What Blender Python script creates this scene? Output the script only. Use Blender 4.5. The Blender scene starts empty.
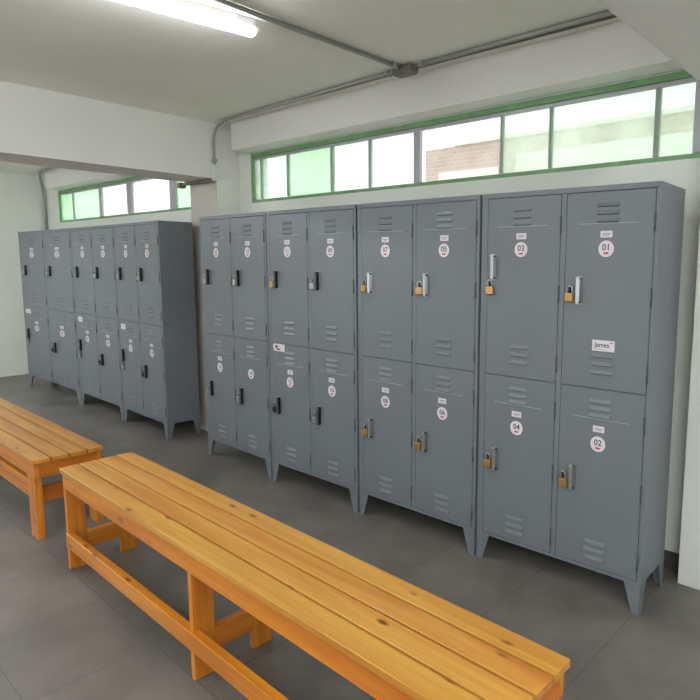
import bpy, bmesh, math, random
from mathutils import Vector, Matrix
random.seed(7)
WORLD, EXPO, TUBE = .80, 1.45, 15.5
sc = bpy.context.scene
COL = sc.collection

# ---------------------------------------------------------------- materials
def srgb(r, g, b):
    f = lambda c: (c/255/12.92) if c/255 <= .04045 else ((c/255+.055)/1.055)**2.4
    return (f(r), f(g), f(b), 1)

def mat(name, color, rough=.5, metal=0, spec=.5, noise=0, nscale=8, bump=0, bscale=60, coat=0):
    m = bpy.data.materials.new(name); m.use_nodes = True
    nt = m.node_tree; b = nt.nodes['Principled BSDF']
    b.inputs['Base Color'].default_value = color
    b.inputs['Roughness'].default_value = rough
    b.inputs['Metallic'].default_value = metal
    b.inputs['Specular IOR Level'].default_value = spec
    if coat:
        b.inputs['Coat Weight'].default_value = coat
        b.inputs['Coat Roughness'].default_value = .2
    if noise or bump:
        tc = nt.nodes.new('ShaderNodeTexCoord')
    if noise:
        n = nt.nodes.new('ShaderNodeTexNoise'); n.inputs['Scale'].default_value = nscale
        n.inputs['Detail'].default_value = 4
        nt.links.new(tc.outputs['Object'], n.inputs['Vector'])
        mr = nt.nodes.new('ShaderNodeMapRange')
        mr.inputs[1].default_value = .3; mr.inputs[2].default_value = .7
        mr.inputs[3].default_value = 1-noise; mr.inputs[4].default_value = 1+noise
        nt.links.new(n.outputs['Fac'], mr.inputs[0])
        mx = nt.nodes.new('ShaderNodeVectorMath'); mx.operation = 'SCALE'
        mx.inputs[0].default_value = color[:3]
        nt.links.new(mr.outputs[0], mx.inputs['Scale'])
        nt.links.new(mx.outputs[0], b.inputs['Base Color'])
    if bump:
        n2 = nt.nodes.new('ShaderNodeTexNoise'); n2.inputs['Scale'].default_value = bscale
        nt.links.new(tc.outputs['Object'], n2.inputs['Vector'])
        bp = nt.nodes.new('ShaderNodeBump'); bp.inputs['Strength'].default_value = bump
        bp.inputs['Distance'].default_value = .002
        nt.links.new(n2.outputs['Fac'], bp.inputs['Height'])
        nt.links.new(bp.outputs[0], b.inputs['Normal'])
    return m

M = {}
M['steel'] = mat('grey_locker_paint', srgb(113,119,125), .40, spec=.45, noise=.03, nscale=3, bump=.12, bscale=35)
M['steel_dark'] = mat('locker_interior', srgb(52,56,60), .7)
M['slot'] = mat('louver_slot', srgb(40,44,48), .8)
M['crease'] = mat('crease_highlight', srgb(170,176,180), .35)  # pale colour stands in for the highlight along the door crease
M['hinge'] = mat('hinge_steel', srgb(84,88,94), .5, metal=.2)
M['chrome'] = mat('satin_metal', srgb(190,192,192), .28, metal=.85)
M['brass'] = mat('brass', srgb(200,158,98), .38, metal=.75)
M['silver'] = mat('dull_zinc', srgb(176,178,182), .35, metal=.8)
M['black'] = mat('dark_metal', srgb(36,34,34), .45, metal=.4)
M['paper'] = mat('white_sticker', srgb(222,216,222), .5)
M['ring'] = mat('sticker_ring', srgb(70,70,78), .5)
M['ink'] = mat('dark_ink', srgb(52,50,66), .6)
M['ink_pale'] = mat('pale_print', srgb(150,146,158), .6)
M['red'] = mat('red_print', srgb(190,52,68), .6)
M['brown'] = mat('brown_print', srgb(120,80,74), .6)
M['wall'] = mat('white_wall_paint', srgb(236,238,231), .6, spec=.3, noise=.02, nscale=2, bump=.15, bscale=25)
M['ceil'] = mat('ceiling_paint', srgb(246,244,236), .8, spec=.2, noise=.02, nscale=1.5)
M['beam'] = mat('beam_paint', srgb(234,232,228), .75, spec=.2, noise=.02, nscale=2)
M['column'] = mat('taupe_column_front', srgb(204,196,189), .75, spec=.2, noise=.02, nscale=2)
M['base'] = mat('dark_skirting_tile', srgb(78,74,72), .45, noise=.08)
M['green'] = mat('green_frame_paint', srgb(124,166,118), .45, noise=.12, nscale=14)
M['alu'] = mat('pale_sash_metal', srgb(186,186,190), .4, metal=.2)
M['mullion'] = mat('grey_glazing_bar', srgb(158,172,162), .5)
M['conduit'] = mat('galvanised_conduit', srgb(168,168,164), .45, metal=.25)
M['box_m'] = mat('grey_junction_box', srgb(128,124,118), .5, metal=.2)
M['plastic'] = mat('white_plastic', srgb(228,228,224), .4)
M['housing'] = mat('lamp_housing', srgb(176,172,172), .5)
M['render_out'] = mat('outside_plaster', srgb(226,222,212), .9)

def emis(name, col, s):
    m = bpy.data.materials.new(name); m.use_nodes = True
    b = m.node_tree.nodes['Principled BSDF']
    b.inputs['Base Color'].default_value = (.9,.9,.9,1)
    b.inputs['Emission Color'].default_value = col
    b.inputs['Emission Strength'].default_value = s
    return m
M['tube'] = emis('lit_diffuser', (.95,.98,1,1), TUBE)
M['tube_fill'] = emis('fill_diffuser', (.94,.98,1,1), TUBE*2.6)  # stronger glow for the unseen lamps added as fill

def wood(name, c_light, c_dark, axis=0):
    m = bpy.data.materials.new(name); m.use_nodes = True
    nt = m.node_tree; N = nt.nodes.new; L = nt.links.new
    b = nt.nodes['Principled BSDF']
    b.inputs['Roughness'].default_value = .36
    b.inputs['Coat Weight'].default_value = .25; b.inputs['Coat Roughness'].default_value = .25
    tc = N('ShaderNodeTexCoord'); oi = N('ShaderNodeObjectInfo')
    ad = N('ShaderNodeVectorMath'); ad.operation = 'ADD'
    sc_ = N('ShaderNodeVectorMath'); sc_.operation = 'SCALE'
    cmb = N('ShaderNodeCombineXYZ')
    for k in range(3): L(oi.outputs['Random'], cmb.inputs[k])
    sc_.inputs['Scale'].default_value = 13.7
    L(cmb.outputs[0], sc_.inputs[0]); L(tc.outputs['Object'], ad.inputs[0]); L(sc_.outputs[0], ad.inputs[1])
    mp = N('ShaderNodeMapping')
    s = [22,22,22]; s[axis] = 1.3
    mp.inputs['Scale'].default_value = s
    L(ad.outputs[0], mp.inputs['Vector'])
    # grain
    n = N('ShaderNodeTexNoise'); n.inputs['Scale'].default_value = 1; n.inputs['Detail'].default_value = 6
    n.inputs['Distortion'].default_value = .6
    L(mp.outputs[0], n.inputs['Vector'])
    cr = N('ShaderNodeValToRGB')
    cr.color_ramp.elements[0].position = .32; cr.color_ramp.elements[0].color = c_dark
    cr.color_ramp.elements[1].position = .62; cr.color_ramp.elements[1].color = c_light
    L(n.outputs['Fac'], cr.inputs[0])
    # fine lines
    mp2 = N('ShaderNodeMapping'); s2 = [150,150,150]; s2[axis] = 3
    mp2.inputs['Scale'].default_value = s2
    L(ad.outputs[0], mp2.inputs['Vector'])
    n2 = N('ShaderNodeTexNoise'); n2.inputs['Scale'].default_value = 1; n2.inputs['Detail'].default_value = 2
    L(mp2.outputs[0], n2.inputs['Vector'])
    mr = N('ShaderNodeMapRange'); mr.inputs[1].default_value=.3; mr.inputs[2].default_value=.7
    mr.inputs[3].default_value=.9; mr.inputs[4].default_value=1.06
    L(n2.outputs['Fac'], mr.inputs[0])
    mul = N('ShaderNodeVectorMath'); mul.operation='SCALE'
    hs = N('ShaderNodeHueSaturation'); hv = N('ShaderNodeMapRange')
    hv.inputs[3].default_value = .496; hv.inputs[4].default_value = .506
    L(oi.outputs['Random'], hv.inputs[0]); L(hv.outputs[0], hs.inputs['Hue']); L(cr.outputs[0], hs.inputs['Color'])
    L(hs.outputs[0], mul.inputs[0]); L(mr.outputs[0], mul.inputs['Scale'])
    # knots
    mp3 = N('ShaderNodeMapping'); s3 = [15,15,15]; s3[axis] = 6
    mp3.inputs['Scale'].default_value = s3
    L(ad.outputs[0], mp3.inputs['Vector'])
    v = N('ShaderNodeTexVoronoi'); v.inputs['Scale'].default_value = 1; v.inputs['Randomness'].default_value = 1
    L(mp3.outputs[0], v.inputs['Vector'])
    sep = N('ShaderNodeSeparateColor'); L(v.outputs['Color'], sep.inputs[0])
    sel = N('ShaderNodeMath'); sel.operation='GREATER_THAN'; sel.inputs[1].default_value = .5
    L(sep.outputs[0], sel.inputs[0])
    km = N('ShaderNodeMapRange'); km.inputs[1].default_value=.08; km.inputs[2].default_value=.17
    km.inputs[3].default_value=1; km.inputs[4].default_value=0
    L(v.outputs['Distance'], km.inputs[0])
    kk = N('ShaderNodeMath'); kk.operation='MULTIPLY'; L(sel.outputs[0], kk.inputs[0]); L(km.outputs[0], kk.inputs[1])
    kk2 = N('ShaderNodeMath'); kk2.operation='MULTIPLY'; L(kk.outputs[0], kk2.inputs[0]); kk2.inputs[1].default_value=.95
    mix = N('ShaderNodeMix'); mix.data_type='RGBA'
    L(kk2.outputs[0], mix.inputs[0]); L(mul.outputs[0], mix.inputs[6]); mix.inputs[7].default_value = srgb(118,56,22)
    L(mix.outputs[2], b.inputs['Base Color'])
    return m
M['wood_top'] = wood('varnished_pine_top_sheen', srgb(210,152,66), srgb(190,122,41))  # paler than the rails: window sky reflection is put into the colour
M['wood_x'] = wood('varnished_pine_rail', srgb(222,136,34), srgb(196,108,24))
M['wood_y'] = wood('varnished_pine_cross', srgb(214,128,36), srgb(190,104,26), 1)
M['wood_z'] = wood('varnished_pine_leg', srgb(220,136,42), srgb(196,112,28), 2)

def floor_mat():
    m = bpy.data.materials.new('grey_porcelain_floor'); m.use_nodes = True
    nt = m.node_tree; N = nt.nodes.new; L = nt.links.new
    b = nt.nodes['Principled BSDF']
    tc = N('ShaderNodeTexCoord'); sp = N('ShaderNodeSeparateXYZ'); L(tc.outputs['Object'], sp.inputs[0])
    def mth(op, a, c=None, d=None):
        n = N('ShaderNodeMath'); n.operation = op
        for i, q in enumerate((a, c, d)):
            if q is None: continue
            if isinstance(q, (int, float)): n.inputs[i].default_value = q
            else: L(q, n.inputs[i])
        return n.outputs[0]
    X, Y = sp.outputs[0], sp.outputs[1]
    P = .4825; W = .0022
    # alternate rows are shifted sideways
    row = mth('LESS_THAN', Y, -1.39)
    xs = mth('ADD', X, mth('MULTIPLY', row, -.108))
    fx = mth('FRACT', mth('DIVIDE', mth('ADD', xs, .04+P*40), P))
    dx = mth('MULTIPLY', mth('MINIMUM', fx, mth('SUBTRACT', 1, fx)), P)
    yy = mth('ADD', Y, 1.39+.8*20)
    fy = mth('FRACT', mth('DIVIDE', yy, .8))
    dy = mth('MULTIPLY', mth('MINIMUM', fy, mth('SUBTRACT', 1, fy)), .8)
    dy2 = mth('ABSOLUTE', mth('ADD', Y, 1.82))
    dy = mth('MINIMUM', dy, dy2)
    d = mth('MINIMUM', dx, dy)
    gm = N('ShaderNodeMapRange'); gm.inputs[1].default_value = W*.5; gm.inputs[2].default_value = W*1.4
    gm.inputs[3].default_value = 1; gm.inputs[4].default_value = 0
    L(d, gm.inputs[0])
    n = N('ShaderNodeTexNoise'); n.inputs['Scale'].default_value = 2.6; n.inputs['Detail'].default_value = 7
    n.inputs['Roughness'].default_value = .6
    L(tc.outputs['Object'], n.inputs['Vector'])
    cr = N('ShaderNodeValToRGB')
    cr.color_ramp.elements[0].position=.3; cr.color_ramp.elements[0].color = srgb(95,91,86)
    cr.color_ramp.elements[1].position=.72; cr.color_ramp.elements[1].color = srgb(128,122,116)
    L(n.outputs['Fac'], cr.inputs[0])
    # per-tile tone
    ix = mth('FLOOR', mth('DIVIDE', mth('ADD', xs, .04+P*40), P)); iy = mth('FLOOR', mth('DIVIDE', yy, .8))
    cb = N('ShaderNodeCombineXYZ'); L(ix, cb.inputs[0]); L(iy, cb.inputs[1])
    wn = N('ShaderNodeTexWhiteNoise'); L(cb.outputs[0], wn.inputs['Vector'])
    tm = N('ShaderNodeMapRange'); tm.inputs[3].default_value=.93; tm.inputs[4].default_value=1.07
    L(wn.outputs['Value'], tm.inputs[0])
    sc_ = N('ShaderNodeVectorMath'); sc_.operation='SCALE'; L(cr.outputs[0], sc_.inputs[0]); L(tm.outputs[0], sc_.inputs['Scale'])
    mix = N('ShaderNodeMix'); mix.data_type='RGBA'; L(gm.outputs[0], mix.inputs[0])
    L(sc_.outputs[0], mix.inputs[6]); mix.inputs[7].default_value = srgb(90,85,81)
    L(mix.outputs[2], b.inputs['Base Color'])
    rr = N('ShaderNodeMapRange'); rr.inputs[3].default_value=.3; rr.inputs[4].default_value=.5
    L(n.outputs['Fac'], rr.inputs[0]); L(rr.outputs[0], b.inputs['Roughness'])
    b.inputs['Specular IOR Level'].default_value = .45
    return m
M['floor'] = floor_mat()

def glass_mat(name, tint, frost):
    m = bpy.data.materials.new(name); m.use_nodes = True
    nt = m.node_tree; nt.nodes.clear(); N = nt.nodes.new; L = nt.links.new
    out = N('ShaderNodeOutputMaterial')
    tr = N('ShaderNodeBsdfTransparent'); tr.inputs[0].default_value = tint
    tl = N('ShaderNodeBsdfTranslucent')
    gl = N('ShaderNodeBsdfGlossy'); gl.inputs['Roughness'].default_value = .05 if frost < .3 else .3
    mx = N('ShaderNodeMixShader'); mx2 = N('ShaderNodeMixShader'); mx2.inputs[0].default_value = .06
    tc = N('ShaderNodeTexCoord')
    n = N('ShaderNodeTexNoise'); n.inputs['Scale'].default_value = 6; n.inputs['Detail'].default_value = 5
    L(tc.outputs['Object'], n.inputs['Vector'])
    cr = N('ShaderNodeValToRGB')
    cr.color_ramp.elements[0].position=.35
    cr.color_ramp.elements[0].color = tuple(c*.93 for c in tint[:3])+(1,)
    cr.color_ramp.elements[1].position=.65; cr.color_ramp.elements[1].color = tint
    L(n.outputs['Fac'], cr.inputs[0]); L(cr.outputs[0], tl.inputs[0])
    mr = N('ShaderNodeMapRange'); mr.inputs[1].default_value=.35; mr.inputs[2].default_value=.65
    mr.inputs[3].default_value=max(0,frost-.08); mr.inputs[4].default_value=min(1,frost+.08)
    L(n.outputs['Fac'], mr.inputs[0]); L(mr.outputs[0], mx.inputs[0])
    L(tr.outputs[0], mx.inputs[1]); L(tl.outputs[0], mx.inputs[2])
    L(mx.outputs[0], mx2.inputs[1]); L(gl.outputs[0], mx2.inputs[2]); L(mx2.outputs[0], out.inputs[0])
    return m
M['glass_green'] = glass_mat('green_frosted_pane', (.76,.93,.77,1), .5)
M['glass_pale'] = glass_mat('pale_green_pane', (.86,.96,.87,1), .32)
M['glass_clear'] = glass_mat('clear_pane', (.97,.98,.97,1), .04)
M['glass_dusty'] = glass_mat('dusty_white_pane', (.97,.96,.98,1), .4)

def brick_mat():
    m = bpy.data.materials.new('outside_brick'); m.use_nodes = True
    nt = m.node_tree; N = nt.nodes.new; L = nt.links.new
    b = nt.nodes['Principled BSDF']; b.inputs['Roughness'].default_value = .9
    tc = N('ShaderNodeTexCoord'); mp = N('ShaderNodeMapping')
    mp.inputs['Rotation'].default_value = (math.pi/2,0,0)
    L(tc.outputs['Object'], mp.inputs[0])
    br = N('ShaderNodeTexBrick'); br.inputs['Scale'].default_value = 5
    br.inputs['Color1'].default_value = srgb(176,152,140); br.inputs['Color2'].default_value = srgb(188,164,150)
    br.inputs['Mortar'].default_value = srgb(196,184,174)
    L(mp.outputs[0], br.inputs['Vector']); L(br.outputs['Color'], b.inputs['Base Color'])
    return m
M['brick'] = brick_mat()

# ---------------------------------------------------------------- mesh helpers
class MB:
    """collects shapes and links them as one mesh object"""
    def __init__(s): s.bm = bmesh.new(); s.mats = []
    def mi(s, key):
        if key not in s.mats: s.mats.append(key)
        return s.mats.index(key)
    def _new(s, faces, key, smooth=False):
        i = s.mi(key)
        for f in faces: f.material_index = i; f.smooth = smooth
    def box(s, x0,x1,y0,y1,z0,z1, key, bev=0, M4=None):
        vs = [Vector((x,y,z)) for x in (x0,x1) for y in (y0,y1) for z in (z0,z1)]
        v = [s.bm.verts.new(p) for p in vs]
        idx = [(0,1,3,2),(4,6,7,5),(0,4,5,1),(2,3,7,6),(0,2,6,4),(1,5,7,3)]
        fs = [s.bm.faces.new([v[i] for i in q]) for q in idx]
        s._new(fs, key)
        if bev:
            es = list({e for f in fs for e in f.edges})
            r = bmesh.ops.bevel(s.bm, geom=es, offset=bev, segments=2, affect='EDGES', profile=.5)
            v = list({w for f in r['faces'] for w in f.verts} | {w for w in v if w.is_valid})
            s._new(r['faces'], key)
        if M4 is not None:
            for w in v: w.co = M4 @ w.co
        return v
    def prism(s, pts, depth, key, M4=None):
        """polygon in local xz extruded along +y"""
        a = [s.bm.verts.new((p[0], 0, p[1])) for p in pts]
        b = [s.bm.verts.new((p[0], depth, p[1])) for p in pts]
        n = len(pts); fs = [s.bm.faces.new(a), s.bm.faces.new(b[::-1])]
        for i in range(n): fs.append(s.bm.faces.new((a[i], b[i], b[(i+1)%n], a[(i+1)%n])))
        s._new(fs, key)
        if M4 is not None:
            for w in a+b: w.co = M4 @ w.co
    def disc(s, cx, y0, y1, cz, r, key, n=32):
        s.prism([(cx+r*math.cos(t), cz+r*math.sin(t)) for t in [2*math.pi*i/n for i in range(n)]], y1-y0, key, Matrix.Translation((0,y0,0)))
    def tube(s, path, r, key, n=10, caps=True):
        path = [Vector(p) for p in path]; rings = []
        prev = None
        for i, p in enumerate(path):
            d = (path[min(i+1,len(path)-1)]-path[max(i-1,0)]).normalized()
            up = prev if prev is not None else (Vector((0,0,1)) if abs(d.z) < .9 else Vector((1,0,0)))
            a = d.cross(up).normalized() if prev is None else (prev - d*prev.dot(d)).normalized()
            prev = a; b = d.cross(a)
            rings.append([s.bm.verts.new(p+a*r*math.cos(t)+b*r*math.sin(t)) for t in [2*math.pi*k/n for k in range(n)]])
        fs = []
        for u, v in zip(rings, rings[1:]):
            for k in range(n): fs.append(s.bm.faces.new((u[k], u[(k+1)%n], v[(k+1)%n], v[k])))
        s._new(fs, key, True)
        if caps: s._new([s.bm.faces.new(rings[0]), s.bm.faces.new(rings[-1][::-1])], key)
    def text(s, txt, cx, cz, size, y, key, squash=1):
        c = bpy.data.curves.new('t', 'FONT'); c.body = txt; c.size = size
        c.align_x = 'CENTER'; c.align_y = 'CENTER'; c.extrude = .0002; c.offset = size*.012; c.resolution_u = 3
        o = bpy.data.objects.new('t', c); COL.objects.link(o)
        dg = bpy.context.evaluated_depsgraph_get(); dg.update()
        me = bpy.data.meshes.new_from_object(o.evaluated_get(dg))
        bpy.data.objects.remove(o); bpy.data.curves.remove(c)
        R = Matrix.Translation((cx, y, cz)) @ Matrix.Rotation(math.pi/2, 4, 'X') @ Matrix.Diagonal((squash,1,1,1))
        me.transform(R)
        old = set(s.bm.faces); s.bm.from_mesh(me)
        s._new([f for f in s.bm.faces if f not in old], key); bpy.data.meshes.remove(me)
    def mesh(s, name):
        bmesh.ops.recalc_face_normals(s.bm, faces=s.bm.faces)
        me = bpy.data.meshes.new(name); s.bm.to_mesh(me); s.bm.free()
        for k in s.mats: me.materials.append(M[k])
        return me

def put(name, me, parent=None, loc=(0,0,0)):
    if isinstance(me, MB): me = me.mesh(name)
    o = bpy.data.objects.new(name, me); COL.objects.link(o); o.location = loc
    if parent: o.parent = parent
    return o
def empty(name, loc=(0,0,0), rz=0):
    o = bpy.data.objects.new(name, None); COL.objects.link(o); o.location = loc; o.rotation_euler = (0,0,rz)
    o.empty_display_size = .1
    return o
def tag(o, label, cat, group=None):
    o['label'] = label; o['category'] = cat
    if group: o['group'] = group
    return o
def struct(name, mb):
    o = put(name, mb) if mb else empty(name)
    o['kind'] = 'structure'; return o

# ---------------------------------------------------------------- the room
CZ = 2.57; WY = .52; XL = -8.2; XR = 3.0; YF = -4.6
WZ0, WZ1 = 1.955, 2.345
b = MB(); b.box(XL-.2, XR+.2, YF-.2, WY+.25, -.1, 0, 'floor'); struct('floor', b)
b = MB(); b.box(XL-.2, XR+.2, YF-.2, WY+.25, CZ, CZ+.15, 'ceil'); struct('ceiling', b)
b = MB()
T = .16
xa, xb, xc, xd = -7.76, -4.14, -3.52, 0.03    # the two window openings
b.box(XL, XR, WY, WY+T, 0, WZ0, 'wall')
b.box(XL, XR, WY, WY+T, WZ1, CZ, 'wall')
b.box(XL, xa, WY, WY+T, WZ0, WZ1, 'wall'); b.box(xb, xc, WY, WY+T, WZ0, WZ1, 'wall'); b.box(xd, XR, WY, WY+T, WZ0, WZ1, 'wall')
struct('wall_back', b)
b = MB(); b.box(XL-T, XL, YF, WY+T, 0, 2.14, 'wall'); b.box(XL-T, XL-.025, YF, WY+T, 2.14, CZ, 'wall'); struct('wall_left', b)
b = MB(); b.box(XR, XR+T, YF, WY+T, 0, .95, 'wall'); b.box(XR, XR+T, YF, WY+T, 2.25, CZ, 'wall')
b.box(XR, XR+T, YF, -3.6, .95, 2.25, 'wall'); b.box(XR, XR+T, -.4, WY+T, .95, 2.25, 'wall'); struct('wall_right', b)
w_ = struct('window_6', None); w_.location = (XR+.08, -2.0, .95)  # unseen window added to bring light in from the right
f = MB()
f.box(-.02,.02,-1.6,1.6,0,.035,'alu'); f.box(-.02,.02,-1.6,1.6,1.265,1.3,'alu')
for y in (-1.6,-.0175,1.565): f.box(-.02,.02,y,y+.035,.035,1.265,'alu')
put('window_frame', f, w_)
for y in (-1.565,.0175):
    f = MB(); f.box(-.003,.003,y,y+1.5475,.035,1.265,'glass_clear'); put('pane', f, w_)
b = MB(); FZ0, FZ1 = .95, 2.25
b.box(XL-T, XR+T, YF-T, YF, 0, FZ0, 'wall'); b.box(XL-T, XR+T, YF-T, YF, FZ1, CZ, 'wall')
fw_ = [(-7.4,-4.6),(-3.3,-.4),(.9,2.6)]; e_ = [XL-T]+[q for p in fw_ for q in p]+[XR+T]  # unseen openings added to let daylight in from behind the camera
for a, c in zip(e_[::2], e_[1::2]): b.box(a, c, YF-T, YF, FZ0, FZ1, 'wall')
struct('wall_front', b)
b = MB(); b.box(XL, -4.10, WY-.012, WY, 0, .09, 'base'); struct('baseboard_back', b)
b = MB(); b.box(-3.69, .02, WY-.012, WY, 0, .09, 'base'); struct('baseboard_right', b)
# columns, cross beams and lintels
b = MB(); b.box(-4.10, -3.69, .309, WY, 0, 2.14, 'wall', .002); b.box(-4.10, -3.69, .305, .309, 0, 2.14, 'column'); struct('trim_1', b)  # thin taupe slab on the front face only
b = MB(); b.box(-4.10, -3.69, YF, WY, 2.14, CZ, 'beam'); struct('trim_2', b)
b = MB(); b.box(-3.55, .045, .365, WY, WZ1+.005, CZ, 'beam', .004); struct('trim_3', b)
b = MB(); b.box(-7.70, -4.10, .365, WY, WZ1+.005, CZ, 'beam', .004); struct('trim_4', b)
b = MB(); b.box(.045, .50, YF, WY, 2.20, CZ, 'beam'); struct('trim_5', b)
b = MB(); b.box(.022, .50, .405, WY, 0, 2.20, 'wall', .004); struct('trim_6', b)

def window(name, x0, x1, panes, bars, frame_col='green'):
    w = struct(name, None); w.location = ((x0+x1)/2, WY+.05, WZ0)
    ox = -(x0+x1)/2; oz = -WZ0
    f = MB(); y0, y1 = -.05, -.005
    f.box(x0+ox, x1+ox, y0, y1, 0, .022, frame_col); f.box(x0+ox, x1+ox, y0, y1, WZ1-WZ0-.03, WZ1-WZ0, frame_col)
    f.box(x0+ox, x0+ox+.022, y0, y1, .028, WZ1-WZ0-.032, frame_col); f.box(x1+ox-.022, x1+ox, y0, y1, .028, WZ1-WZ0-.032, frame_col)
    put('window_frame', f, w)
    f = MB()
    f.box(x0+ox+.022, x1+ox-.022, -.035, -.012, WZ1-WZ0-.05, WZ1-WZ0-.032, 'alu'); put('sash_rail', f, w)
    for x, wd, k in bars:
        f = MB(); f.box(x+ox-wd/2, x+ox+wd/2, -.04, -.012, .028, WZ1-WZ0-.05, k)
        put('glazing_bar' if wd < .03 else 'sash_stile', f, w)
    for a, c, k in panes:
        f = MB(); f.box(a+ox, c+ox, -.027, -.023, .02, WZ1-WZ0-.04, k); put('pane', f, w)
    return w
window('window_1', xc, xd,
  [(-3.51,-3.056,'glass_pale'),(-3.056,-2.543,'glass_green'),(-2.543,-2.156,'glass_pale'),(-2.156,-1.73,'glass_dusty'),(-1.73,-1.101,'glass_clear'),(-1.101,-.793,'glass_pale'),(-.793,-.233,'glass_pale'),(-.233,.02,'glass_pale')],
  [(-3.40,.012,'mullion'),(-3.056,.014,'mullion'),(-2.543,.018,'mullion'),(-2.156,.014,'mullion'),(-1.73,.05,'alu'),(-1.101,.014,'mullion'),(-.793,.014,'mullion'),(-.233,.022,'mullion'),(-.04,.05,'alu')])
window('window_2', xa, xb,
  [(-7.74,-6.53,'glass_green'),(-6.53,-5.78,'glass_dusty'),(-5.78,-4.85,'glass_dusty'),(-4.85,-4.16,'glass_green')],
  [(-7.33,.012,'mullion'),(-6.52,.07,'alu'),(-5.78,.12,'alu'),(-4.85,.12,'alu')])

for i, (a, c) in enumerate(fw_):  # added windows behind the camera, for daylight fill
    w_ = struct('window_%d' % (i+3), None); w_.location = ((a+c)/2, YF-.08, FZ0); hw = (c-a)/2
    f = MB(); hh = FZ1-FZ0
    f.box(-hw,hw,-.02,.02,0,.035,'alu'); f.box(-hw,hw,-.02,.02,hh-.035,hh,'alu')
    for x in (-hw, -.0175, hw-.035): f.box(x,x+.035,-.02,.02,.035,hh-.035,'alu')
    put('window_frame', f, w_)
    for s_ in (-1,1):
        f = MB(); f.box(min(s_*.0175,s_*(hw-.035)),max(s_*.0175,s_*(hw-.035)),-.003,.003,.035,hh-.035,'glass_clear'); put('pane', f, w_)

# the neighbouring building seen through the clear pane
t = tag(empty('neighbour_building', (-1.5,4.3,-1)), 'pinkish brick building with a flat stepped parapet, outside beyond the windows', 'building')
b = MB(); b.box(-3.15,5,-.3,.3,0,4.0,'brick'); put('wall', b, t)
b = MB(); b.box(-2.64,5,-.33,.33,4.0,4.05,'render_out'); put('parapet', b, t)
b = MB(); b.box(-2.9,-1.95,-.315,-.29,2.6,3.68,'render_out'); put('plaster_panel', b, t)
b = MB(); b.box(-1.7,5,-.315,-.29,2.6,3.8,'render_out'); put('plaster_panel', b, t)
g = MB(); g.box(-40,40,WY+.4,60,-1.2,-1.0,'render_out'); o = struct('outside_ground', g);  # unseen ground outside, made pale to bounce daylight up to the soffit

# ---------------------------------------------------------------- conduits
def arc(c, r, a0, a1, u, v, n=8):
    c = Vector(c); u = Vector(u); v = Vector(v)
    return [c+u*r*math.cos(a0+(a1-a0)*i/n)+v*r*math.sin(a0+(a1-a0)*i/n) for i in range(n+1)]
def saddle(parent, p, axis):
    m = MB()
    if axis == 'x': m.box(p[0]-.012,p[0]+.012,p[1]-.022,p[1]+.022,p[2]-.014,p[2]+.016,'conduit',.003)
    elif axis == 'y': m.box(p[0]-.022,p[0]+.022,p[1]-.012,p[1]+.012,p[2]-.014,p[2]+.016,'conduit',.003)
    else: m.box(p[0]-.02,p[0]+.016,p[1]-.022,p[1]+.022,p[2]-.012,p[2]+.012,'conduit',.003)
    put('pipe_clip', m, parent)
zc = CZ-.014; PI = math.pi
t = tag(empty('electrical_conduit', (-2.5,.225,zc)), 'paired grey metal conduit under the ceiling along the wide window lintel', 'conduit')
O = Vector((2.5,-.225,-zc))
b = MB()
path = [(-1.62,.225,zc),(-3.50,.265,zc)] + arc((-3.53,.285,zc-.145), .145, PI/2, PI, (1,0,0), (0,0,1)) + [(-3.676,.289,2.25)]
b.tube([Vector(p)+O for p in path], .011, 'conduit'); put('pipe', b, t)
b = MB(); b.tube([Vector(p)+O for p in ((-1.48,.225,zc),(.045,.225,zc))], .011, 'conduit'); put('pipe', b, t)
b = MB(); b.tube([Vector(p)+O for p in ((-1.48,.25,zc),(.045,.275,zc))], .008, 'box_m'); put('pipe', b, t)
b = MB(); b.tube([Vector(p)+O for p in ((-1.62,.25,zc),(-3.3,.262,zc))], .008, 'box_m'); put('pipe', b, t)
for x in (-1.68,-1.42): saddle(t, Vector((x,.225,zc-.002))+O, 'x')
saddle(t, Vector((-3.676,.289,2.28))+O, 'z')
t = tag(empty('junction_box', (-1.55,.225,CZ)), 'small grey metal junction box where three ceiling conduits meet', 'junction box')
b = MB(); b.box(-.07,.07,-.035,.035,-.045,0,'box_m',.004); put('box_body', b, t)
b = MB(); b.box(-.06,.06,-.028,.028,-.05,-.044,'box_m',.002); put('box_cover', b, t)
t = tag(empty('electrical_conduit', (-1.56,-1.9,zc)), 'single grey metal conduit crossing the ceiling beside the lamp to the junction box', 'conduit')
b = MB(); b.tube([(0,2.08,0),(0,-2.5,0)], .012, 'conduit'); put('pipe', b, t)
saddle(t, (0,2.04,-.002), 'y'); saddle(t, (0,.5,-.002), 'y')
t = tag(empty('switch_box', (-3.672,.289,2.18)), 'small white plastic electrical box at the foot of the conduit on the column corner', 'electrical box')
b = MB(); b.box(-.018,.018,-.022,.022,-.06,.06,'plastic',.005); put('box_body', b, t)
b = MB(); b.box(.017,.022,-.016,.016,-.045,.045,'plastic',.002); put('cover_plate', b, t)
t = tag(empty('cable_trunking', (-3.9,.262,2.125)), 'dark grey metal pipe clamped across the top of the column under the beam', 'pipe')
b = MB(); b.tube([(.21,0,-.002),(-.25,0,-.002)], .014, 'box_m'); put('pipe', b, t)
b = MB(); b.box(-.29,-.24,-.03,.03,-.03,.014,'box_m',.005); put('end_box', b, t)
t = tag(empty('electrical_conduit', (-7.5,.47,zc)), 'grey metal conduit curving down the corner of the far left bay', 'conduit')
b = MB(); o7 = Vector((7.5,-.47,-zc))
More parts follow.
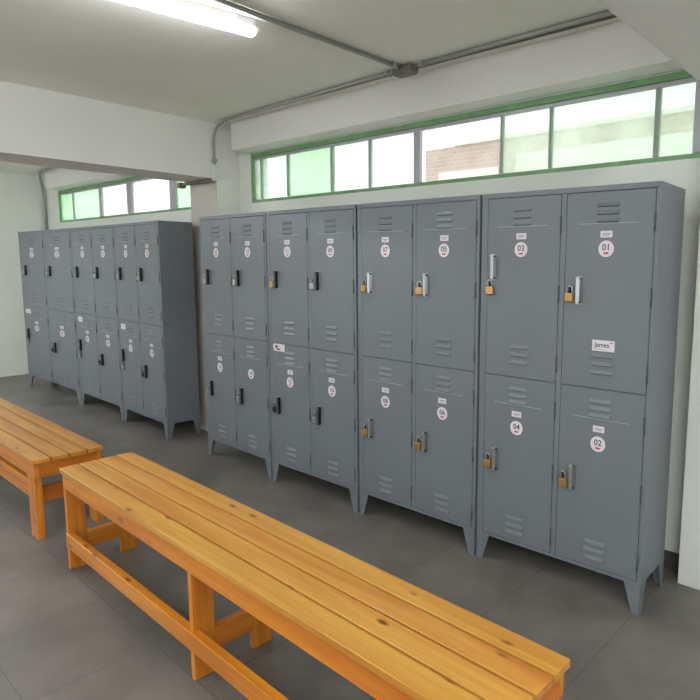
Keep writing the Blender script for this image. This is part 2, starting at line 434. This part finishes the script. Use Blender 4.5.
b.tube([Vector(p)+o7 for p in [(-7.6,.30,zc),(-7.78,.34,zc-.003),(-7.92,.38,zc-.02),(-8.03,.42,zc-.055),(-8.11,.455,zc-.11),(-8.155,.48,zc-.18),(-8.168,.49,zc-.27),(-8.168,.49,1.2)]], .016, 'conduit')
put('pipe', b, t)
b = MB(); b.tube([Vector(p)+o7 for p in [(-7.6,.30,zc),(-4.1,.25,zc)]], .011, 'conduit'); put('pipe', b, t)
for k in range(2): saddle(t, Vector((-8.168,.49,1.9-.5*k))+o7, 'z')

# ---------------------------------------------------------------- ceiling lamps
def batten(x, y, rz, label, strength_key='tube', L_=1.2):
    t = tag(empty('batten_lamp', (x,y,CZ), rz), label, 'ceiling lamp', 'tube batten lamps on the ceiling')
    b = MB(); b.box(-.032,.032,-L_,-.02,-.042,0,'housing',.004); put('housing', b, t)
    # rounded diffuser
    b = MB(); n = 8
    pts = [(-.036,-.04)] + [(.036*math.cos(PI+PI*i/n), -.052+.016*math.sin(PI+PI*i/n)) for i in range(n+1)] + [(.036,-.04)]
    b.prism(pts, L_-.03, strength_key, Matrix.Translation((0,-L_+.01,0))); put('diffuser', b, t)
    for yy in (-.02, -L_):
        b = MB(); b.prism([(p[0]*1.03,p[1]*1.03+.001) for p in pts], .012, 'plastic', Matrix.Translation((0,yy,0))); put('end_cap', b, t)
    for yy in (-.12, -L_+.1):
        b = MB(); b.box(-.037,.037,yy-.01,yy+.01,-.038,-.004,'plastic',.002); put('clip', b, t)
    return t
batten(-1.665, -.655, math.radians(-8.8), 'lit white tube lamp on the ceiling near the junction box')
batten(1.6, -1.5, 0, 'added unseen fill tube lamp on the ceiling right of the camera, past the beam', 'tube_fill')  # this and the lamps below are unseen, added for fill light
batten(1.7, -3.3, 0, 'added unseen fill tube lamp on the ceiling far behind, right of the second beam', 'tube_fill')
batten(-1.7, -3.2, 0, 'added unseen fill tube lamp on the ceiling behind the long bench', 'tube_fill')
batten(-6.0, -1.2, 0, 'added unseen fill tube lamp on the ceiling of the far left bay', 'tube_fill')
batten(-6.0, -3.2, 0, 'added unseen fill tube lamp at the back of the far left bay', 'tube_fill')

# ---------------------------------------------------------------- lockers
LW = .842; LD = .315; LH = 1.80
DX = ((-.386,-.008),(.021,.401)); DZ = ((.950,1.775),(.148,.947))
def body_mesh():
    b = MB(); h = LW/2; k = 'steel'
    b.box(-h,-h+.003,.018,LD-.003,.134,1.777,k); b.box(h-.003,h,.018,LD-.003,.134,1.777,k)      # sides
    b.box(-h,h,LD-.003,LD,.134,1.777,k)                                        # back
    b.box(-h-.001,h+.001,-.003,LD+.001,1.777,LH,k,.002)                       # folded cap
    b.box(-h,h,0,LD,.13,.134,k)                                               # underside
    b.box(-h+.0,-.3885,0,.018,.134,1.777,k); b.box(.4035,h,0,.018,.134,1.777,k) # stiles
    b.box(-.0055,.0185,0,.0175,.1455,1.777,k)
    b.box(-.3885,.4035,.0005,.018,.134,.1455,k)                                        # bottom rail
    b.box(-h+.004,h-.004,.02,.024,.135,1.77,'steel_dark')                     # dark backing behind the gaps
    b.box(-.008,.02,.024,LD-.004,.135,1.77,'steel_dark')
    return b.mesh('locker_body')
def leg_mesh(sx):
    """folded foot: a front plate and a side plate, both tapering to the floor; corner at the origin"""
    b = MB()
    b.prism([(0,.13),(0,0),(sx*-.034,0),(sx*-.074,.13)], .003, 'steel')
    S = Matrix(((0,1,0,0),(1,0,0,0),(0,0,1,0),(0,0,0,1)))
    b.prism([(0,.13),(0,0),(.03,0),(.07,.13)], .003, 'steel', Matrix.Translation((-.003 if sx>0 else 0,0,0)) @ S)
    return b.mesh('leg')
def door_mesh(col, row, dmg):
    x0,x1 = DX[col]; z0,z1 = DZ[row]
    w = x1-x0; hgt = z1-z0; b = MB()
    b.box(0,w,-.0015,.014,0,hgt,'steel',.0015)
    cx = w/2-.004
    def louver(z, wd=.1):
        # scoop pressed out of the sheet: sloping hood above an open slot
        pr = .0075; hh = .0165
        v = [b.bm.verts.new(p) for p in ((cx-wd/2,-.0014,z+hh),(cx+wd/2,-.0014,z+hh),(cx+wd/2-.006,-pr,z),(cx-wd/2+.006,-pr,z),
             (cx-wd/2,-.0014,z),(cx+wd/2,-.0014,z))]
        fs = [b.bm.faces.new((v[0],v[1],v[2],v[3])), b.bm.faces.new((v[0],v[3],v[4])), b.bm.faces.new((v[1],v[5],v[2]))]
        b._new(fs,'steel'); b._new([b.bm.faces.new((v[4],v[3],v[2],v[5]))],'slot')
        b.box(cx-wd/2+.004,cx+wd/2-.004,-.0022,-.001,z-.003,z-.0002,'slot')
    for i in range(3): louver(hgt-.06-i*.0315)
    for i in range(3): louver(.10-.036+i*.036+(0 if row==0 else -.03))
    # pressed crease under the upper louvers, its highlight put in as pale colour
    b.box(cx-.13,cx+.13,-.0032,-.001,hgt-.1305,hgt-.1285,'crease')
    return b.mesh('door')
def handle_mesh():
    b = MB()
    b.box(-.009,.009,-.024,-.019,-.056,.056,'chrome',.002)
    b.box(-.008,.008,-.021,-.001,-.0545,-.047,'black',.001); b.box(-.008,.008,-.021,-.001,.047,.0545,'black',.001)
    b.box(-.013,.013,-.003,-.0012,-.06,.06,'silver')
    b.box(-.010,.010,-.026,-.018,.050,.058,'chrome',.002)
    return b.mesh('handle')
def handle_shaded_mesh():  # copy of the handle with shadow on its sides put in as dark colour
    b = MB()
    b.box(-.0075,.0075,-.0235,-.0015,-.056,.056,'black',.0015)
    b.box(-.0085,.0085,-.0255,-.0225,-.058,.058,'hinge',.001)
    b.box(-.012,.012,-.003,-.0012,-.06,.06,'silver')
    return b.mesh('handle')
def hasp_mesh():
    b = MB(); b.box(-.009,.009,-.0035,-.001,-.018,.012,'black',.0008)
    b.tube([Vector((0,-.002,0))+q for q in arc((0,0,0), .009, 0, PI, (0,0,1), (0,-1,0), 8)], .0022, 'black', 6)
    return b.mesh('hasp')
def hinge_mesh():
    b = MB(); b.tube([(0,-.002,-.038),(0,-.002,.038)], .0042, 'hinge', 8)
    b.box(-.009,0,-.0025,-.0005,-.036,.036,'steel')
    return b.mesh('hinge')
def plate_mesh():
    b = MB(); b.box(-.026,.026,-.0024,-.001,-.0135,.0135,'paper',.0004)
    b.box(-.018,.018,-.0026,-.0022,-.001,.004,'ink_pale'); b.box(-.014,.014,-.0026,-.0022,-.007,-.004,'ink_pale')
    return b.mesh('name_plate')
def sticker_mesh(num):
    b = MB(); b.disc(0,-.0020,-.001,0,.0368,'ring'); b.disc(0,-.0026,-.0018,0,.0345,'paper')
    b.text('%02d' % num, 0, .005, .037, -.0027, 'ink')
    b.box(-.011,.011,-.003,-.0024,-.022,-.0145,'red')
    return b.mesh('number_sticker')
BODY = body_mesh(); LEG = {s: leg_mesh(s) for s in (-1,1)}
DOOR = {(c,r): door_mesh(c,r,0) for c in (0,1) for r in (0,1)}
HANDLE = handle_mesh(); HANDLE_SHADED = handle_shaded_mesh(); HASP = hasp_mesh(); HINGE = hinge_mesh(); PLATE = plate_mesh()

def shackle_padlock(body_key, tilt, scale):
    b1 = MB(); b1.box(-.017,.017,-.0085,.0085,-.032,0,body_key,.003)
    b1.box(-.004,.004,-.003,.003,-.0335,-.0315,'black')
    b2 = MB(); b2.tube([(-.011,0,-.006),(-.011,0,.014)]+arc((0,0,.016),.011,PI,0,(1,0,0),(0,0,1),8)+[(.011,0,.014),(.011,0,-.006)], .0026, 'silver' if body_key!='brass' else 'chrome', 8)
    return b1.mesh('lock_body'), b2.mesh('shackle')
PAD = {k: shackle_padlock(k,0,1) for k in ('brass','silver','black')}

corner = {0:'upper left', 1:'upper right'}
def locker(xr, yr, xl, yl, nums, label, group, styles, plates, pads, where):
    cx, cy = (xr+xl)/2, (yr+yl)/2; w = math.hypot(xr-xl, yr-yl)-.006
    rz = math.atan2(yr-yl, xr-xl)
    t = tag(empty('locker', (cx,cy,0), rz), label, 'locker', group)
    s = w/LW; t.scale = (s,1,1)
    put('body', BODY, t)
    h = LW/2
    for sx in (-1,1):
        put('leg', LEG[sx], t, (sx*h,0,0))
        o = put('leg', LEG[sx], t, (sx*h,LD,0)); o.scale = (1,-1,1)
    for c in (0,1):
        for r in (0,1):
            x0,x1 = DX[c]; z0,z1 = DZ[r]; num, st = nums[(c,r)], styles[(c,r)]
            d = put('door', DOOR[(c,r)], t, (x0,0,z0)); dw = x1-x0; top = z1-z0
            d['label'] = 'locker door numbered %02d' % num if num < 17 else 'locker door with round number sticker'
            mid = dw/2-.006
            put('number_sticker', sticker_mesh(num), d, (mid,0,top-.234-.006*r))
            if plates.get((c,r),1): put('name_plate', PLATE, d, (mid+random.uniform(-.002,.004),0,top-.174))
            hx, hz, px, pz = (.071,-.41,.030,-.408) if st[0] != 'h' else (.039,-.315,.022,-.392)
            put('handle', HANDLE if st[1]=='s' else HANDLE_SHADED, d, (hx,0,top+hz))
            put('hasp', HASP, d, (px,0,top+pz))
            for zz in (.13,.43,.74): 
                put('hinge', HINGE, d, (dw+.0012,0,top-zz*(1 if r==0 else .97)))
            k = pads[(c,r)]
            if k:
                P = Matrix.Translation((cx,cy,0)) @ Matrix.Rotation(rz,4,'Z') @ Matrix.Diagonal((s,1,1,1)) @ Vector((x0+px, -.0125, z0+top+pz-.0145))
                tilt = random.uniform(-.14,.14)
                q = empty('padlock', P, rz); q.rotation_euler = (0, tilt, rz+random.uniform(-.2,.2))
                q.scale = (1.15,1.15,1.15); put('lock_body', PAD[k][0], q); put('shackle', PAD[k][1], q)
                kn = {'brass':'brass','silver':'dull silver','black':'dark'}[k]
                if num < 17: lab = 'small %s padlock hanging on the locker door numbered %02d' % (kn, num)
                else: lab = 'small %s padlock on the %s %s door of the %s' % (kn, ('upper','lower')[r], ('left','right')[c], where)
                tag(q, lab, 'padlock', 'padlocks on the locker doors')
    return t
K4 = [(0,0),(0,1),(1,0),(1,1)]       # (column, row): left-top, left-bottom, right-top, right-bottom
def four(*v): return dict(zip(K4, v))
NEAR = 'lockers of the near row'; FAR = 'lockers of the far row'
U1 = locker(-.012,.031,-.848,.003, four(3,4,1,2), 'grey steel four-door locker with doors 01 to 04 at the near row right end', NEAR,
       four('hs','ns','ns','ns'), {}, four('brass','brass','brass','brass'), '')
U2 = locker(-.851,-.003,-1.688,-.018, four(7,8,5,6), 'grey steel four-door locker with doors 05 to 08, second from the right', NEAR,
       four('ns','ns','ns','ns'), {}, four('brass','brass','brass','brass'), '')
U3 = locker(-1.69,-.025,-2.533,-.034, four(11,12,9,10), 'grey steel four-door locker with doors 09 to 12, second from the column', NEAR,
       four('nd','nd','nd','nd'), {}, four('brass','black','silver','silver'), '')
U4 = locker(-2.536,-.034,-3.368,-.029, four(15,16,13,14), 'grey steel four-door locker with doors 13 to 16 beside the white column', NEAR,
       four('nd','nd','nd','nd'), {(1,1):0}, four('silver','silver','silver','silver'), '')
L1 = locker(-3.962,-.050,-4.835,-.033, four(19,20,17,18), 'grey steel locker of the far row nearest the column, with its side showing', FAR,
       four('nd','hd','nd','nd'), {}, four('silver','silver','silver','black'), 'far-row locker nearest the column')
L2 = locker(-4.835,-.033,-5.855,-.027, four(23,24,21,22), 'grey steel locker in the middle of the three in the far row', FAR,
       four('nd','hd','nd','nd'), {}, four('silver','silver','silver','black'), 'middle far-row locker')
L3 = locker(-5.855,-.027,-7.388,-.050, four(27,28,25,26), 'grey steel locker at the left end of the far row by the left wall', FAR,
       four('nd','hd','nd','nd'), {}, four('silver','silver','silver','black'), 'leftmost far-row locker')

def door_of(lk, num_idx):   # doors in creation order
    return [c for c in lk.children if c.name.startswith('door')][num_idx]
d01 = door_of(U1, 2)
b = MB(); b.box(-.05,.05,-.0026,-.001,-.0235,.0235,'paper',.0006)
b.text('James', -.006, .003, .030, -.0029, 'ink', .95); b.box(.030,.042,-.0030,-.0024,.012,.0165,'red'); b.box(-.036,.02,-.0030,-.0024,-.017,-.0155,'ink_pale')
o = put('name_sticker', b, d01, (.379/2+.0,0,.185)); o['label'] = 'white sticker reading James'
d12 = door_of(U3, 1)
b = MB(); b.box(-.058,.058,-.0026,-.001,-.024,.024,'paper',.0006)
b.box(-.04,-.012,-.003,-.0024,-.004,.014,'brown'); b.box(-.024,.012,-.003,-.0024,-.016,-.006,'brown')
o = put('logo_sticker', b, d12, (.075,0,.775)); o['label'] = 'white sticker with brown mark'
for lk in (L1,L2,L3):
    b = MB(); b.box(-.045,.045,-.0026,-.001,-.024,.024,'paper',.0006)
    b.box(-.03,.03,-.003,-.0024,-.003,.001,'ink_pale')
    o = put('name_sticker', b, door_of(lk,1), (.052,0,.745)); o['label'] = 'white rectangular sticker'

for lk in (L1,L2,L3): lk.scale.y = .9

# ---------------------------------------------------------------- benches
def bench(loc, rz, x0, x1, wid, top, nplank, legs, legw, apron, str_z, cross_z, label):
    """legs: x positions; legw: (x thickness, y width)"""
    t = tag(empty('bench', loc, rz), label, 'bench', 'varnished pine benches')
    gap = .008; pw = (wid-gap*(nplank-1))/nplank
    for i in range(nplank):
        b = MB(); y0 = -wid/2+i*(pw+gap)
        b.box(x0,x1,y0,y0+pw,top-.022,top,'wood_top',.002); put('seat_plank', b, t)
    ya = wid/2-.008
    for s in (-1,1):
        b = MB(); b.box(x0+.012,x1-.012,min(s*ya,s*(ya-.022)),max(s*ya,s*(ya-.022)),top-.022-apron,top-.022,'wood_x',.0015); put('apron', b, t)
    for x in (x0+.012, x1-.034):
        b = MB(); b.box(x,x+.022,-ya+.022,ya-.022,top-.022-apron,top-.022,'wood_y',.0015); put('end_rail', b, t)
    yl = ya-.001
    for x in legs:
        for s in (-1,1):
            a, c = sorted((s*yl, s*(yl-legw[1])))
            zt = top-.022-(apron if legw[0] < .05 else 0)
            b = MB(); b.box(x-legw[0]/2,x+legw[0]/2,a,c,0,zt,'wood_z',.002); put('leg', b, t)
        b = MB(); b.box(x-.0175,x+.0175,-yl+legw[1]-.002,yl-legw[1]+.002,cross_z[0],cross_z[1],'wood_y',.0015); put('crossbar', b, t)
    return t, yl
zt = .50
# near bench
B1, yl = bench((-1.035,-1.236,0), math.radians(-.5), -1.24, 1.25, .337, .50, 4, (-1.216,-.033,1.15), (.024,.082), .075, .0, (.085,.165),
      'long near varnished pine bench of four planks in the foreground')
b = MB(); b.box(-1.205,1.129,-yl-.010,-yl+.022,.119,.187,'wood_x',.002); put('stretcher', b, B1)
# far bench at the left edge
B2, yl2 = bench((-3.87,-1.222,0), math.radians(.3), -1.22, 1.20, .345, .445, 4, (-1.12,1.115), (.105,.036), .08, 0, (.19,.27),
      'second varnished pine bench cut off by the left edge of the photo')
b = MB(); b.box(-1.09,1.07,-yl2+.003,-yl2+.028,.215,.31,'wood_x',.002); put('stretcher', b, B2)

# ---------------------------------------------------------------- daylight
w = bpy.data.worlds.new('World'); sc.world = w; w.use_nodes = True
bg = w.node_tree.nodes['Background']; bg.inputs[0].default_value = (.93,.97,1,1); bg.inputs[1].default_value = WORLD

# ---------------------------------------------------------------- camera
cam = bpy.data.cameras.new('camera'); co = bpy.data.objects.new('camera', cam); COL.objects.link(co)
f_, px_, py_ = 599.8713, 433.3953, 337.9999
cam.sensor_width = 36; cam.lens = 36*f_/700; cam.shift_x = (350-px_)/700; cam.shift_y = (py_-350)/700
yaw, pit, rol = .6960, -.1225, .0083
fw = Vector((-math.sin(yaw)*math.cos(pit), math.cos(yaw)*math.cos(pit), math.sin(pit)))
r = Vector((math.cos(yaw), math.sin(yaw), 0)); u = r.cross(fw)
r2 = r*math.cos(rol)+u*math.sin(rol); u2 = -r*math.sin(rol)+u*math.cos(rol)
co.matrix_world = Matrix(((r2.x,u2.x,-fw.x,.8362),(r2.y,u2.y,-fw.y,-2.3635),(r2.z,u2.z,-fw.z,1.4719),(0,0,0,1)))
cam.clip_start = .02
sc.camera = co
sc.view_settings.view_transform = 'Standard'; sc.view_settings.look = 'None'
sc.view_settings.gamma = 1; sc.view_settings.use_curve_mapping = False
sc.view_settings.exposure = EXPO
